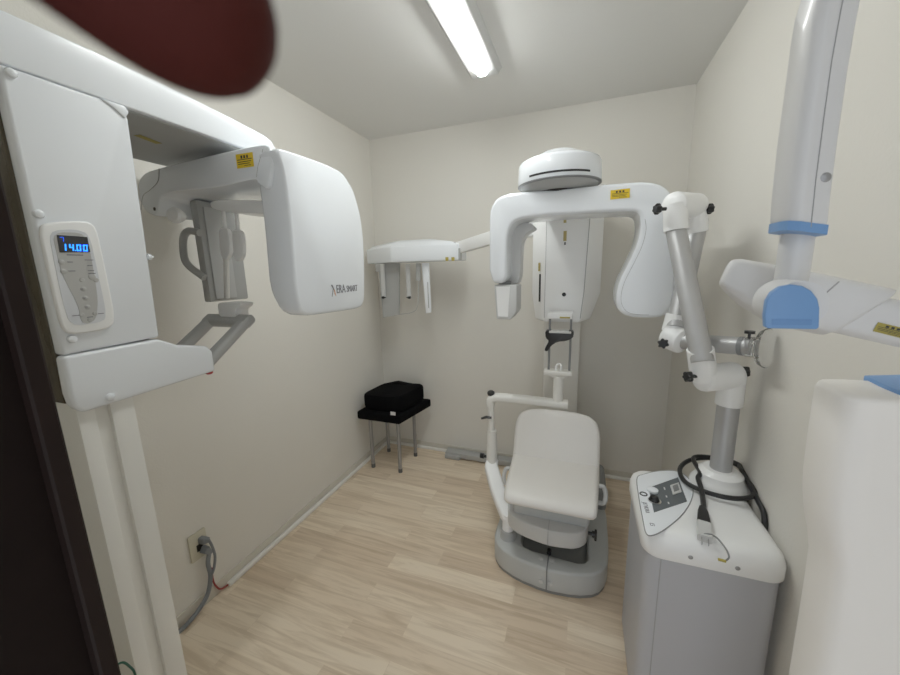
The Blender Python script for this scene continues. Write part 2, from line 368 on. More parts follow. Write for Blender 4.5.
warning_label(aY(245, 160.5, YA-.0012), rt.lerp(V((1, 0, 0)), .9), V((-.02, 0, 1)), .062, .038, t)
b = NB(); lathe(b, [(0, .006), (.002, .006)], aY(155, 209, YA+.001), (0, -1, 0), 14); build('port', b, BLACK, ra)
# tube head
HX = -.80
side = [aX(x, y, HX) for x, y in ((276, 146), (300, 154), (325, 163), (343, 172), (354, 190), (361, 215), (364.5, 245), (365, 300), (362, 308), (330, 313), (302, 316.5), (296, 290), (291, 220), (284, 168))]
side = chaikin(side, 2, .18)
inner = [aY(x, y, YA) for x, y in ((283, 147), (263, 200), (268, 296))]
IXT = aY(258, 225, YA).x
b = NB()
cyc = sum(p.y for p in side)/len(side); czc = sum(p.z for p in side)/len(side)
zlo = min(p.z for p in side); zhi = max(p.z for p in side)
def ring(x, k, dz=0):
    out = []
    for p in side:
        y = cyc + (p.y-cyc)*k; z = czc + (p.z-czc)*k
        f = max(0, min(1, (p.z-zlo)/(zhi-zlo)))
        out.append(V((x + ((.035*max(0, 1-f*4)**2 + .035*max(0, f*4-3)**2) if x < HX-.075 else 0), y, z)))
    return out
loft(b, [ring(IXT, .955), ring(IXT+.004, .98), ring(IXT+.012, .995), ring(HX-.05, 1.0), ring(HX-.011, 1.0), ring(HX-.005, .994), ring(HX-.0015, .983), ring(HX, .965)])
hd = build('xray_head', b, WHITE, t, sharp=50)
pts = [aY(x, y, YA) for x, y in ((270, 172), (276, 205), (284, 250), (290, 312))]
# lettering on the head
lc = aX(347.5, 290, HX+.0012); lz = (aX(340, 285, HX).z - aX(340, 293.5, HX).z)
wid = aX(358.5, 290, HX).y - aX(336, 291, HX).y
LT = [('ERA', lz*1.35, INKG, .36), ('SMART', lz*1.12, INKG, .73)]
y0 = aX(333.5, 291, HX).y
tb = text_bm('ERA', lz*1.4, (HX+.0008, y0+wid*.11, aX(340, 289.3, HX).z), YD, ZD, .0005, .70, 'LEFT')
build('lettering', tb, INKG, hd)
tb = text_bm('SMART', lz*1.1, (HX+.0008, y0+wid*.545, aX(345, 289.3, HX).z), YD, ZD, .0005, .66, 'LEFT')
build('lettering', tb, INKG, hd)
b = NB(); zz = aX(333, 290, HX).z
prism(b, [(HX+.0008, y0-.012, zz+lz*.62), (HX+.0008, y0-.005, zz+lz*.62), (HX+.0008, y0+.007, zz-lz*.1), (HX+.0008, y0+.003, zz-lz*.1)], (.0006, 0, 0))
prism(b, [(HX+.0008, y0-.012, zz-lz*.75), (HX+.0008, y0-.010, zz-lz*.75), (HX+.0008, y0-.001, zz+lz*.05), (HX+.0008, y0-.003, zz+lz*.1)], (.0006, 0, 0))
build('lettering', b, INKG, hd)
b = NB(); prism(b, [(HX+.0009, y0+.001, zz+lz*.15), (HX+.0009, y0+.006, zz-lz*.05), (HX+.0009, y0+.010, zz-lz*.75), (HX+.0009, y0+.005, zz-lz*.5)], (.0006, 0, 0)); build('lettering', b, ORANGE, hd)
# sensor under the left end
YS = .92
SXn = -1.27
b = NB(); box(b, (SXn-.034, .925, 1.345), (SXn, 1.085, 1.70), .005, 2); sn = build('sensor', b, MGREY, t)
b = NB(); box(b, (SXn-.002, .945, 1.355), (SXn+.006, 1.03, 1.68), .002, 2); build('sensor_face', b, mat('sensor_grey', (.50, .505, .5), .4, var=.02), sn)
b = NB(); tube(b, spline([aY(x, y, YS+.0) for x, y in ((200, 233), (189, 231), (183.5, 238), (184, 256), (189, 266), (205, 278))], 6), .0125, 12); build('handle', b, MGREY, sn)
b = NB(); lathe(b, [(-.004, .016), (.016, .024), (.028, .024), (.034, .018), (.036, .002)], aY(180.5, 216, .835), (.35, -1, -.05), 22); build('knob', b, WHITE2, t)
b = NB(); box(b, aY(148, 210, YS+.06), aY(196, 197, YS+.10), .005); build('sensor_bracket', b, LGREY, t)
# temple rest
YT = .885
b = NB(); prism(b, chaikin([aY(x, y, YT) for x, y in ((209, 203), (215, 200), (266, 200), (270, 206), (270, 214), (232, 213), (212, 209))], 2, .2), (0, .10, 0), .006); tr = build('temple_rest', b, WHITE2, t)
for (a, c_x) in ((224, 0), (237, 1)):
    b = NB(); tube(b, [aY(a-1, 207, YT+.02), aY(a+1, 231, YT+.02)], .006, 10)
    pd = chaikin([aY(x, y, YT+.012) for x, y in ((a-6, 228), (a+4, 228), (a+6, 252), (a+2, 260), (a-3, 258), (a-5, 246))], 2, .2)
    prism(b, [p+V((0, 0, -.006*c_x)) for p in pd], (0, .016, 0), .004); build('temple_pad', b, WHITE2, tr)
b = NB(); tube(b, [aY(226, 256, YT+.03), aY(227, 298, YT+.03)], .009, 10); build('chin_post', b, OFFW, t)

# ------------------------------------------------------------------ rear panoramic machine
t = thing('panoramic_xray_machine', 'white panoramic x-ray machine with round overhead motor, by the back wall behind patient chair', 'x-ray machine', (-.1, 2.3, 0))
b = NB(); box(b, (-.21, 2.26, 0), (0.0, YB-.011, 1.9), .006); build('column', b, OFFW, t)
YC = 2.0
cen = [aY(x, y, YC) for x, y in ((547, 195), (591, 195), (588, 250), (580, 321), (546, 321), (544, 250))]
ll = [aY(533, 195, YC+.06), aY(533, 250, YC+.06), aY(536, 312, YC+.05)]
rr = [aY(604, 195, YC+.10), aY(602, 285, YC+.10), aY(595, 316, YC+.08)]
def carr(z, f):                                     # plan section of the faceted carriage
    pass
zt_, zm, zl = 1.80, 1.33, 1.17
def csec(z, xl0, xl1, xr1, xr0, yf=YC):
    return [(xl0, YC+.26, z), (xl0, YC+.06, z), (xl1, yf, z), (xr1, yf, z), (xr0, YC+.09, z), (xr0, YC+.26, z)]
xl0, xl1, xr1, xr0 = aY(533, 240, YC+.06).x, aY(546, 240, YC).x, aY(590, 240, YC).x, aY(603, 240, YC+.09).x
b = NB(); loft(b, [csec(1.148, xl0+.045, xl1+.004, xr1-.04, xr0-.07), csec(1.16, xl0+.02, xl1, xr1-.032, xr0-.045), csec(1.30, xl0, xl1, xr1-.018, xr0), csec(1.85, xl0, xl1, xr1, xr0)])
bt = NB(); merge(bt, b); bevel_all(bt, .004, 2, 12); ca = build('carriage', bt, WHITE2, t, sharp=25)
b = NB(); tube(b, [V((xl1+.001, YC-.0005, 1.80)), V((xl1+.001, YC-.0005, 1.17))], .0012, 6); tube(b, [V((xr1-.001, YC-.0005, 1.80)), V((xr1-.018, YC-.0005, 1.31)), V((xr1-.031, YC-.0005, 1.17))], .0018, 6); build('seam', b, SEAMM, ca)
TAN = mat('tan_label', (.42, .34, .12), .5, var=.05)
for o_, xd_, w, h, d_ in ((aY(565, 220, YC-.001), (1, 0, 0), .014, .028, .001), (aY(565, 236, YC-.001), (1, 0, 0), .016, .05, .001), (aY(539.5, 267, YC+.02), (1, -.9, 0), .012, .045, .004)):
    b = NB(); plate(b, o_, xd_, (0, 0, 1), w, h, d_); build('label_strip', b, TAN, ca)
b = NB(); plate(b, aY(565, 243.5, YC-.0015), (1, 0, 0), (0, 0, 1), .008, .014, .002); build('indicator', b, BLACK, ca)
b = NB(); lathe(b, [(0, .011), (.004, .010), (.005, .004)], aY(564, 294.5, YC), (0, -1, 0), 16); build('button', b, BLACK, ca)
b = NB(); plate(b, aY(540, 288, YC+.022), (1, -.9, 0), (0, 0, 1), .010, .15, .004); build('slot', b, BLACK, ca)
# overhead arm, motor housing
DC = V((-.113, 1.70, 0))
b = NB(); rbar(b, [(DC.x, 1.72, 1.80), (DC.x, YC+.2, 1.80)], .22, .10, (1, 0, 0), .03); build('overhead_arm', b, WHITE2, t)
zD = 1.783
b = NB(); R0 = .172
prof = [(0, R0-.010), (.003, R0-.003), (.008, R0), (.082, R0-.003), (.091, R0-.008), (.098, R0-.020), (.105, R0-.045), (.120, R0-.075), (.134, R0-.105), (.142, R0-.14), (.144, .002)]
lathe(b, prof, (DC.x, DC.y, zD), (0, 0, 1), 48); dm = build('motor_housing', b, WHITE, t)
b = NB(); lathe(b, [(-.028, R0-.050), (-.026, R0-.036), (-.006, R0-.014), (0.001, R0-.011)], (DC.x, DC.y, zD), (0, 0, 1), 40); build('housing_base', b, MGREY, dm)  # greyer than the housing: shade of the downward face put into the colour
b = NB(); lathe(b, [(-.0015, R0-.003), (.0005, R0+.0006), (.004, R0+.0006)], (DC.x, DC.y, zD), (0, 0, 1), 48); build('rim', b, DGREY, dm)
b = NB(); lathe(b, [(-.06, R0-.088), (-.027, R0-.070)], (DC.x, DC.y, zD), (0, 0, 1), 32); build('rotor', b, BLACK, dm)
b = NB(); rings = []
for k in range(25):
    a = math.radians(232 + 84*k/24) ; n = V((math.cos(a), math.sin(a), 0)); c = V((DC.x, DC.y, zD+.021)) + n*(R0-.0005); 
    rings.append([c + n*dx + V((0, 0, dz)) for dx, dz in ((.0014, .0038), (-.005, .0038), (-.005, -.0038), (.0014, -.0038))])
loft(b, rings); build('slot', b, BLACK, dm)
# C-arm
YA2 = 1.60
prof = [(489, 222), (490, 208), (497, 197), (512, 192), (560, 189), (620, 182.5), (648, 181), (664, 185), (675, 197), (678, 222), (677, 260), (676, 296), (673, 309), (664, 317), (648, 318.5), (628, 317), (618, 311), (616, 298), (619, 282), (630, 261), (638, 243), (641.5, 226), (640, 213), (632, 210.5), (560, 214.5), (524, 218), (513, 222), (508, 231), (506.5, 250), (507, 283.5), (489, 283)]
prof = [aY(x, y, YA2) for x, y in prof]
b = NB(); prism(b, chaikin(prof, 1, .22), (0, .20, 0), .016, 4, 40); ra = build('rotating_arm', b, WHITE, t, sharp=45)
inset = [(514, 283), (513, 236), (519, 226), (530, 222), (560, 219.5), (628, 215)]
b = NB(); tube(b, spline([aY(x, y, YA2-.0002) for x, y in ((645, 219), (646, 230), (642, 246), (634, 263), (624.5, 282), (621, 297), (623, 307), (631, 313.5), (649, 315))], 4), .0008, 6); build('seam', b, SEAMM, ra)
warning_label(aY(620, 194, YA2-.0012), (1, 0, .02), (0, 0, 1), .068, .034, t)
# curved inner bracket and sensor
b = NB(); prism(b, chaikin([aY(x, y, YA2+.12) for x, y in ((508, 225), (530, 222), (536, 228), (526, 233), (521, 243), (520, 284), (508, 284))], 2, .2), (0, .09, 0), .005); build('sensor_arm', b, LGREY, ra)
b = NB(); rb = [aY(x, y, YA2+.02) for x, y in ((494, 285), (517, 285), (516.5, 312), (510, 320), (496.5, 319))]
prism(b, rb, (0, .13, 0), .006, 3); sn = build('sensor', b, LGREY, t)
b = NB(); prism(b, [aY(x, y, YA2+.019) for x, y in ((496, 286.5), (510, 286.5), (508, 317), (498, 316.5))], (0, .004, 0), .001, 1); build('sensor_face', b, WHITE2, sn)
b = NB(); tube(b, [aY(505, 281, YA2+.085), aY(505, 287, YA2+.085)], .03, 18); build('sensor_joint', b, DGREY, sn)
# cephalometric arm with its unit (hangs out to the left)
YCe = 2.12
hx = [aY(x, y, YCe) for x, y in ((366, 262), (391, 262), (457, 262))]
zbot = sum(p.z for p in hx)/3; ztop = aY(457, 243, YCe).z
xA, xB, xC = aY(362, 255, YCe+.10).x, hx[1].x, hx[2].x
plan = [(xA, YCe+.24), (xA, YCe+.16), (xB, YCe), (xC, YCe+.02), (xC, YCe+.20), (xB+.05, YCe+.26), (xB-.08, YCe+.27)]
b = NB(); prism(b, [(x, y, zbot) for x, y in plan], (0, 0, ztop-zbot), .008, 3)
loft(b, [[(x, y, ztop-.008) for x, y in plan], [(xB+.09+(x-xB-.09)*.86, YCe+.12+(y-YCe-.12)*.84, ztop+.016) for x, y in plan], [(xB+.08+(x-xB-.08)*.45, YCe+.13+(y-YCe-.13)*.5, ztop+.040) for x, y in plan]])
ce = build('cephalometric_unit', b, WHITE, t)
b = NB(); e0 = V((xC-.01, YCe+.08, ztop-.024)); e1 = aY(497, 236.5, 1.98)
rbar(b, [e0, e1, V((xl0+.03, YC+.16, e1.z+.045))], .05, .070, (.3, 1, 0), .004, 2); build('cephalometric_beam', b, WHITE2, t)
b = NB(); box(b, (xC-.004, YCe+.03, zbot), (xC+.012, YCe+.06, ztop-.03)); build('beam_bracket', b, MGREY, ce)
for px in (447, 453):
    b = NB(); plate(b, aY(px, 259, YCe+.013), (1, .06, 0), (0, 0, 1), .020, .022, .001); build('warning_label', b, YELD, ce, 'small yellow label')
b = NB(); prism(b, [aY(x, y, YCe+.09) for x, y in ((378, 264), (399, 264), (398.5, 315), (383, 317)) ], (0, .02, 0), .002, 1); box(b, aY(375.5, 272, YCe+.085), aY(400, 263, YCe+.115), .003); build('ear_rod_plate', b, MGREY, ce)
for x0 in (382, 407.5):
    b = NB(); prism(b, [aY(x, y, YCe+.07) for x, y in ((x0-2, 264), (x0+2, 264), (x0+3.5, 297), (x0-.5, 297))], (0, .006, 0), .001, 1); e = build('ear_rod', b, LGREY, ce)
    b = NB(); p = aY(x0+1.5, 297.5, YCe+.06); sg = 1 if x0 < 390 else -1
    lathe(b, [(-.012, .008), (0, .010), (.010, .005), (.022, .001)], p, (sg, 0, 0), 14); build('ear_tip', b, BLACK, ce)
b = NB(); tube(b, spline([aY(x, y, YCe+.06) for x, y in ((418.5, 264), (418.3, 292), (417.5, 306), (413, 312), (399, 314.5), (383, 317.5))], 5), .0022, 8); prism(b, [aY(x, y, YCe+.055) for x, y in ((416, 263), (420.5, 263), (420, 281), (416, 281))], (0, .01, 0), .001, 1); build('wire_frame', b, MGREY, ce)
b = NB(); prism(b, [aY(x, y, YCe+.05) for x, y in ((421.5, 263), (428.5, 263), (431, 312.5), (426, 313.5))], (0, .012, 0), .002, 2); sp_ = build('nasion_plate', b, WHITE, ce)
b = NB(); prism(b, [aY(x, y, YCe+.0485) for x, y in ((427.3, 282), (428, 282), (429, 308), (428.3, 308))], (0, .002, 0)); build('groove', b, SEAMM, ce)

# ------------------------------------------------------------------ patient chair with chin-rest frame
t = thing('patient_chair', 'pale vinyl patient chair on a grey rounded base with white chin-rest frame', 'chair', (-.09, 1.75, 0))
plan = [(-.355, 1.66), (-.352, 1.55), (-.31, 1.492), (-.22, 1.450), (-.09, 1.428), (.04, 1.440), (.13, 1.478), (.172, 1.55), (.182, 1.66), (.186, 1.95), (.16, 2.02), (-.32, 2.02), (-.352, 1.95)]
notch = [(.075, 2.02), (.075, 1.54), (.062, 1.513), (.03, 1.502), (-.17, 1.512), (-.215, 1.525), (-.23, 1.56), (-.24, 2.02)]
plan = [(p.x, p.y) for p in chaikin([V((x, y, 0)) for x, y in [(x*1.0-.012, y-.012) for x, y in plan]], 1, .22)]
k0 = max(range(len(plan)), key=lambda i: plan[i][1]*10 + plan[i][0])
pl = plan[k0+1:] + plan[:k0+1]
# horseshoe outline: outer edge round the front, then the inner recess
pl = [p for p in pl if p[1] < 2.0]
b = NB(); outer = pl; 
ls = sorted([p for p in outer], key=lambda p: 0)
horse = [(x, y, .012) for x, y in outer] + [(x, y, .012) for x, y in notch]
def ang(p): return math.atan2(p[0]+.09, -(p[1]-1.75))
outer_s = sorted([p for p in outer], key=ang)
horse = [(x, y, .012) for x, y in outer_s] + [(x, min(y, 1.999), .012) for x, y in notch]
prism(b, horse, (0, 0, .112), .012, 4, 30); bs = build('base', b, BASEG, t, sharp=40)
b = NB(); prism(b, [(x*.985-.0015, 1.75+(y-1.75)*.985, 0) for x, y, z in [(x, y, 0) for x, y in outer_s]], (0, 0, .014)); build('base_gasket', b, BASED, t)
b = NB(); box(b, (-.255, 1.50, .012), (.08, 1.99, .055)); build('recess_floor', b, BASED, t)
b = NB(); sx = aY(546.5, 580, 1.415).x; box(b, (sx-.0025, 1.4125, .014), (sx+.0025, 1.506, .1256)); build('seam', b, DGREY, bs)
for px in ((541, 558.5), (552, 560.5)):
    b = NB(); p = aZ(*px, .125); lathe(b, [(-.002, .011), (.002, .011), (.003, .008)], p, (0, 0, 1), 14); build('screw_cap', b, LGREY, bs)
for px in ((541, 581.5), (550, 584)):
    b = NB(); p = aY(*px, 1.4165); lathe(b, [(-.004, .010), (.003, .010), (.004, .007)], p, (0, -1, 0), 14); build('screw_cap', b, LGREY, bs)
b = NB(); box(b, (-.30, 1.92, .10), (.175, 2.235, .235), .03, 4); box(b, (-.30, 2.0, .0), (.175, 2.235, .14), .01, 2); build('rear_housing', b, BASED, t)
b = NB(); box(b, (-.2, 1.65, .05), (.02, 1.95, .42), .02); build('lift_column', b, BASED, t)
# front box under the seat
fb = chaikin([V((x, y, 0)) for x, y in ((-.30, 1.80), (-.30, 1.52), (-.24, 1.462), (-.10, 1.428), (.02, 1.445), (.072, 1.50), (.075, 1.80))], 2, .2)
b = NB(); prism(b, [(p.x, p.y, .232) for p in fb], (0, 0, .078), .007, 3); fo = build('seat_support', b, LGREY, t)
b = NB(); sx2 = aY(548, 532, 1.43).x; box(b, (sx2-.001, 1.4268, .234), (sx2+.001, 1.6, .3105)); build('seam', b, SEAMM, fo)
for px in ((533.5, 530), (561, 536)):
    b = NB(); p = aY(*px, 1.446); lathe(b, [(-.008, .011), (.003, .011), (.004, .008)], p, (.0, -1, 0), 14); build('screw_cap', b, LGREY, fo)
b = NB(); p = aY(588, 533, 1.50); tube(b, [p, p+V((.02, 0, 0))], .008, 10); lathe(b, [(0, .014), (.012, .014)], p+V((.016, 0, 0)), (1, 0, 0), 12); box(b, p+V((.026, -.008, -.028)), p+V((.036, .008, .022)), .003); build('knob', b, BLACK, fo)
b = NB(); lathe(b, [(0, .011), (.02, .011)], (sx2+.002, 1.53, .13), (0, -1, 0), 12); build('pedal', b, BLACK, t)
# seat and backrest shells
SC = -.096
def shell(path, widths, thick):
    b = NB(); path = [V((SC, y, z)) for y, z in path]; rings = []
    for i, p in enumerate(path):
        d = (path[min(i+1, len(path)-1)] - path[max(i-1, 0)]).normalized(); u = V((1, 0, 0)).cross(d)
        rings.append([p + V((1, 0, 0))*a + u*(bb + .004*((a/max(widths[i]/2, .01))**2)) for a, bb in rrect(widths[i], thick[i], min(thick[i]*.48, .022), 6)])
    loft(b, rings); return b
build('seat', shell([(1.392, .432), (1.394, .434), (1.402, .440), (1.42, .448), (1.47, .456), (1.55, .456), (1.65, .450), (1.74, .452), (1.765, .458), (1.775, .462)], [.30, .355, .377, .386, .392, .402, .415, .424, .424, .41], [.012, .03, .044, .052, .055, .054, .052, .05, .045, .02]), VINYL, t, sharp=60)
bk = spline([V((0, 1.757, .452)), V((0, 1.775, .49)), V((0, 1.80, .552)), V((0, 1.825, .617)), V((0, 1.845, .668))], 3)
path = [(p.y, p.z) for p in bk]; n = len(path)
W_ = [.425]*n
for i, w in zip(range(n-5, n), (.423, .418, .408, .392, .37)): W_[i] = w
ext = [(1.849, .678), (1.8525, .686), (1.855, .692), (1.857, .696), (1.858, .698)]
build('backrest', shell(path+ext, W_ + [.345, .31, .26, .19, .10], [.045]+[.055]*(n-1)+[.053, .05, .042, .03, .012]), VINYL, t, sharp=60)
b = NB(); box(b, (SC-.17, 1.50, .30), (SC+.17, 1.76, .432), .02); build('seat_pan', b, BASEG, t)
# side handles
p = aY(600, 486, 1.62); q = aY(600, 503, 1.60)
for sgn in (1, -1):
    b = NB()
    if sgn > 0: a0, a1, ox = p, q, .022
    else: a0, a1, ox = V((2*SC-p.x, p.y+.02, p.z)), V((2*SC-q.x, q.y+.02, q.z)), -.022
    tube(b, spline([a0-V((ox*1.6, 0, 0)), a0, a0+V((ox*.8, 0, -.006)), a0.lerp(a1, .5)+V((ox*1.1, 0, 0)), a1+V((ox*.8, 0, .006)), a1, a1-V((ox*1.6, 0, 0))], 5), .010, 12)
    build('side_handle', b, LGREY, t)
# frame: bracket from base, post, arm
YP = 1.82
f0 = aY(492, 464, YP); b = NB()
lz0 = V((-.305, 1.575, .235))
rbar(b, [f0+V((0, .012, .02)), f0+V((0, -.02, -.01)), f0.lerp(lz0, .55)+V((-.012, 0, .0)), lz0+V((-.004, .0, .004)), lz0+V((.01, -.02, -.012))], [.065, .074, .076, .064, .05], [.055, .06, .062, .06, .05], (1, .3, 0), .014)
tube(b, [lz0+V((.008, -.012, .02)), (lz0.x+.008, lz0.y-.012, .165)], .028, 20); build('frame_bracket', b, WHITE2, t)
b = NB(); lathe(b, [(0, .04), (.045, .037)], (lz0.x+.008, lz0.y-.012, .124), (0, 0, 1), 24); build('collar', b, MGREY, t)
zt1 = aY(492, 398, YP).z; zmid = aY(492, 430, YP).z
b = NB(); tube(b, [(f0.x, YP, f0.z), (f0.x, YP, zmid)], [.032, .026], 20); po = build('post', b, OFFW, t)
b = NB(); tube(b, [(f0.x-.005, YP, zmid-.01), (f0.x-.005, YP, zt1-.02)], .018, 18); build('inner_post', b, OFFW, po)
b = NB(); p = aY(488, 417.5, YP-.02); tube(b, [p+V((.02, 0, .0)), p+V((-.008, -.004, .003)), p+V((-.036, -.006, -.008))], [.007, .008, .006], 10); build('lever', b, BLACK, po)
b = NB(); p = aY(484, 456, YP); tube(b, [p+V((.03, 0, 0)), p], .008, 10); lathe(b, [(0, .015), (.022, .014), (.024, .008)], p, (-1, 0, 0), 12); build('knob', b, BLACK, po)
YCh = 1.88; xq = aY(558, 398, YCh).x
b = NB()
rbar(b, spline([(f0.x-.005, YP, zt1-.045), (f0.x-.004, YP, zt1-.008), (f0.x+.03, YP+.006, zt1+.004), (f0.x+.15, YP+.025, zt1+.001), (xq-.05, YCh-.008, zt1-.012), (xq+.05, YCh, zt1-.016)], 5), .05, .042, (.1, 1, .1), .016)
build('frame_arm', b, OFFW, t)
b = NB(); p = aY(491, 393, YP); tube(b, [p+V((0, 0, -.025)), p], .007, 10); lathe(b, [(-.012, .018), (.0, .021), (.008, .019), (.014, .010)], p, (0, 0, 1), 16); build('knob', b, BLACK, po)
zpl = aY(558, 374, YCh).z; ztp = aY(558, 316, YCh).z
b = NB(); tube(b, [(xq, YCh, zt1-.02), (xq, YCh, zpl-.01)], .026, 20)
prism(b, [(xq-.075, YCh-.03, zpl), (xq+.065, YCh-.03, zpl), (xq+.065, YCh+.03, zpl), (xq-.075, YCh+.03, zpl)], (0, 0, .022), .004); 
prism(b, [(xq-.06, YCh-.02, zpl+.001), (xq+.05, YCh-.02, zpl+.001), (xq+.018, YCh-.015, zpl-.02), (xq-.02, YCh-.015, zpl-.02)], (0, .04, 0), .002); build('chin_post', b, OFFW, t)
b = NB(); tube(b, spline([(xq-.015, YCh-.005, zpl+.02), (xq-.012, YCh-.005, zpl+.045), (xq, YCh-.005, zpl+.055), (xq+.012, YCh-.005, zpl+.045), (xq+.008, YCh-.005, zpl+.02)], 5), .006, 10); build('bite_piece', b, WHITE2, t)
for px in (549.3, 570.3):
    b = NB(); xx = aY(px, 345, YCh).x; tube(b, [(xx, YCh, zpl+.015), (xx, YCh, ztp)], .0058, 10); build('guide_rod', b, DGREY, t)
b = NB(); box(b, (aY(547, 316, YCh).x, YCh-.012, ztp-.014), (aY(572.5, 316, YCh).x, YCh+.10, ztp+.014), .004); br = build('top_bracket', b, WHITE2, t)
b = NB(); plate(b, (aY(565, 318, YCh).x, YCh-.012, ztp-.006), (1, 0, 0), (0, 0, 1), .05, .008, .001); build('label_strip', b, YELD, br)
# black head holder
b = NB(); hz = aY(559, 336, YCh-.03)
ho = chaikin([aY(x, y, YCh-.02) for x, y in ((545, 331), (550, 330), (556, 334), (566, 333), (571, 330), (574, 333), (573, 338), (567, 341), (557, 342), (551, 346), (547.5, 351.5), (544.5, 351), (545, 348), (549, 341), (545.5, 338))], 1, .22)
prism(b, ho, (0, .05, 0), .004, 2, 40); hh_ = build('head_holder', b, BLACK, t)
b = NB(); box(b, aY(549, 333, YCh-.03), aY(571.5, 329.8, YCh+.03), .002); build('holder_plate', b, LGREY, hh_)

# ------------------------------------------------------------------ floor rail by the back wall
b = NB(); ra0 = aY(446, 456, YB-.09); 
box(b, (ra0.x, YB-.105, .012), (-.26, YB-.032, .052), .004, 2); 
prism(b, [(ra0.x, YB-.12, 0), (ra0.x+.12, YB-.12, 0), (ra0.x+.14, YB-.032, 0), (ra0.x-.005, YB-.032, 0)], (0, 0, .035), .008, 3)
tag(build('floor_rail', b, MGREY), 'grey metal floor rail along the baseboard left of the patient chair', 'rail')

# ------------------------------------------------------------------ stool and cushion
t = thing('stool', 'low stool with black padded seat and grey tube legs, in the back left corner', 'stool', (-1.31, 2.22, 0))
FT = [(-1.417, 2.10), (-1.19, 2.10), (-1.185, 2.345), (-1.425, 2.345)]
zs = aY(401, 421, 2.10).z
b = NB(); sx0, sx1, sy0, sy1 = -1.485, -1.075, 2.035, 2.395
prism(b, [(-1.485, 2.035, zs), (-1.14, 2.035, zs), (-1.065, 2.42, zs), (-1.455, 2.42, zs)], (0, 0, .062), .014, 4); st = build('seat', b, FABRIC, t)
b = NB(); plate(b, aY(393, 413.5, sy0-.001), (1, 0, 0), (.0, 0, 1), .038, .024, .001); build('tag', b, TAGW, st)
for i, (x, y) in enumerate(FT):
    b = NB(); tube(b, spline([(x, y, .02), (x, y, zs-.04), (x+(.02 if i in (0, 3) else -.02), y, zs-.004)], 6), .0135, 12); lg = build('leg', b, STEEL, t)
    b = NB(); lathe(b, [(0, .015), (.025, .015), (.034, .012)], (x, y, 0), (0, 0, 1), 14); build('foot', b, RUBBER, lg)
b = NB(); zc = zs+.062
pc = [(-1.478, 2.075), (-1.15, 2.075), (-1.088, 2.41), (-1.45, 2.41)]
rings = []
for k, z in ((.93, 0), (.985, .012), (1, .03), (1, .085), (.985, .102), (.94, .11), (.6, .114)):
    cx, cy = -1.29, 2.24
    rings.append([(cx+(p.x-cx)*k, cy+(p.y-cy)*k, zc+z+(.022*max(0, (p.x-cx)/.16)*.6 if z > .03 else 0)+(.02*math.exp(-((p.x+1.33)/.06)**2) if z > .08 and p.y > 2.25 else 0)) for p in chaikin([V((x, y, 0)) for x, y in pc], 3, .14)])
loft(b, rings); tag(build('cushion', b, FABRIC), 'thick black cushion lying on the low stool in the corner', 'cushion')

# ------------------------------------------------------------------ suction unit with articulated arm
CX0, CX1, CY0, CY1, CZ = .197, .529, 1.02, 1.385, .70
t = thing('suction_unit', 'grey and white extraoral suction cart with jointed aluminium arm, by the right wall', 'suction unit', ((CX0+CX1)/2, (CY0+CY1)/2, 0))
ccx, ccy = (CX0+CX1)/2, (CY0+CY1)/2
def crr(z, g, r): return [(ccx+a, ccy+bb, z) for a, bb in rrect(CX1-CX0+2*g, CY1-CY0+2*g, r, 6)]
b = NB(); loft(b, [crr(.045, -.012, .03), crr(.05, -.006, .035), crr(.63, -.006, .035)]); bo = build('body', b, CARTB, t)
b = NB(); tube(b, [(CX0+.045, CY0+.0055, .06), (CX0+.045, CY0+.0055, .625)], .0012, 6); build('seam', b, SEAMM, bo)
for x, y in ((CX0+.05, CY0+.05), (CX1-.05, CY0+.05), (CX0+.05, CY1-.05), (CX1-.05, CY1-.05)):
    b = NB(); lathe(b, [(-.012, .024), (.012, .024)], (x, y, .024), (1, 0, 0), 16); box(b, (x-.016, y-.01, .03), (x+.016, y+.01, .055)); build('caster', b, DGREY, t)
b = NB(); loft(b, [crr(.622, 0, .045), crr(.626, .003, .047), crr(.66, .003, .047), crr(.682, -.003, .046), crr(.694, -.014, .04), crr(.699, -.028, .035), crr(.70, -.05, .03)])
tc = build('top_cover', b, WHITE2, t, sharp=50)
for px in ((690.5, 557), (737.5, 568)):
    b = NB(); lathe(b, [(-.002, .006), (.002, .006), (.003, .004)], aY(*px, CY0-.002), (0, -1, 0), 12); build('screw', b, STEEL, tc)
# control panel outline and face
ZT = .7003
ol = spline([aZ(x, y, ZT) for x, y in ((637, 479), (643, 474.5), (660, 471), (677, 471.5), (688, 478), (693, 490), (690, 503), (680, 517), (664, 530), (652, 535.5), (646, 533), (643, 520), (639, 498))], 6, True)
b = NB(); prism(b, [p+V((0, 0, -.0002)) for p in ol], (0, 0, .001)); cp = build('control_panel', b, WHITE, t)
b = NB(); tube(b, ol+[ol[0]], .0016, 6, False); build('outline', b, DGREY, cp)
b = NB(); q4 = [aZ(x, y, ZT+.001) for x, y in ((648.5, 488), (678, 477.5), (687, 501.5), (654, 512.5))]
prism(b, q4, (0, 0, .0012)); fc = build('panel_face', b, mat('panel_slate', (.10, .115, .125), .45, var=.03), cp)
b = NB(); lathe(b, [(0, .017), (.006, .017), (.008, .012), (.0085, .001)], aZ(652.5, 491, ZT+.002), (0, 0, 1), 20); build('button', b, WHITE, cp)
b = NB(); lathe(b, [(0, .0165), (.003, .0155), (.010, .0125), (.013, .012), (.014, .009)], aZ(654, 500.5, ZT+.002), (0, 0, 1), 20); kn = build('dial', b, BLACK, cp)
b = NB(); lathe(b, [(0, .019), (.0025, .019)], aZ(654.5, 500.8, ZT+.0015), (0, 0, 1), 24); build('dial_ring', b, CHROME, cp)
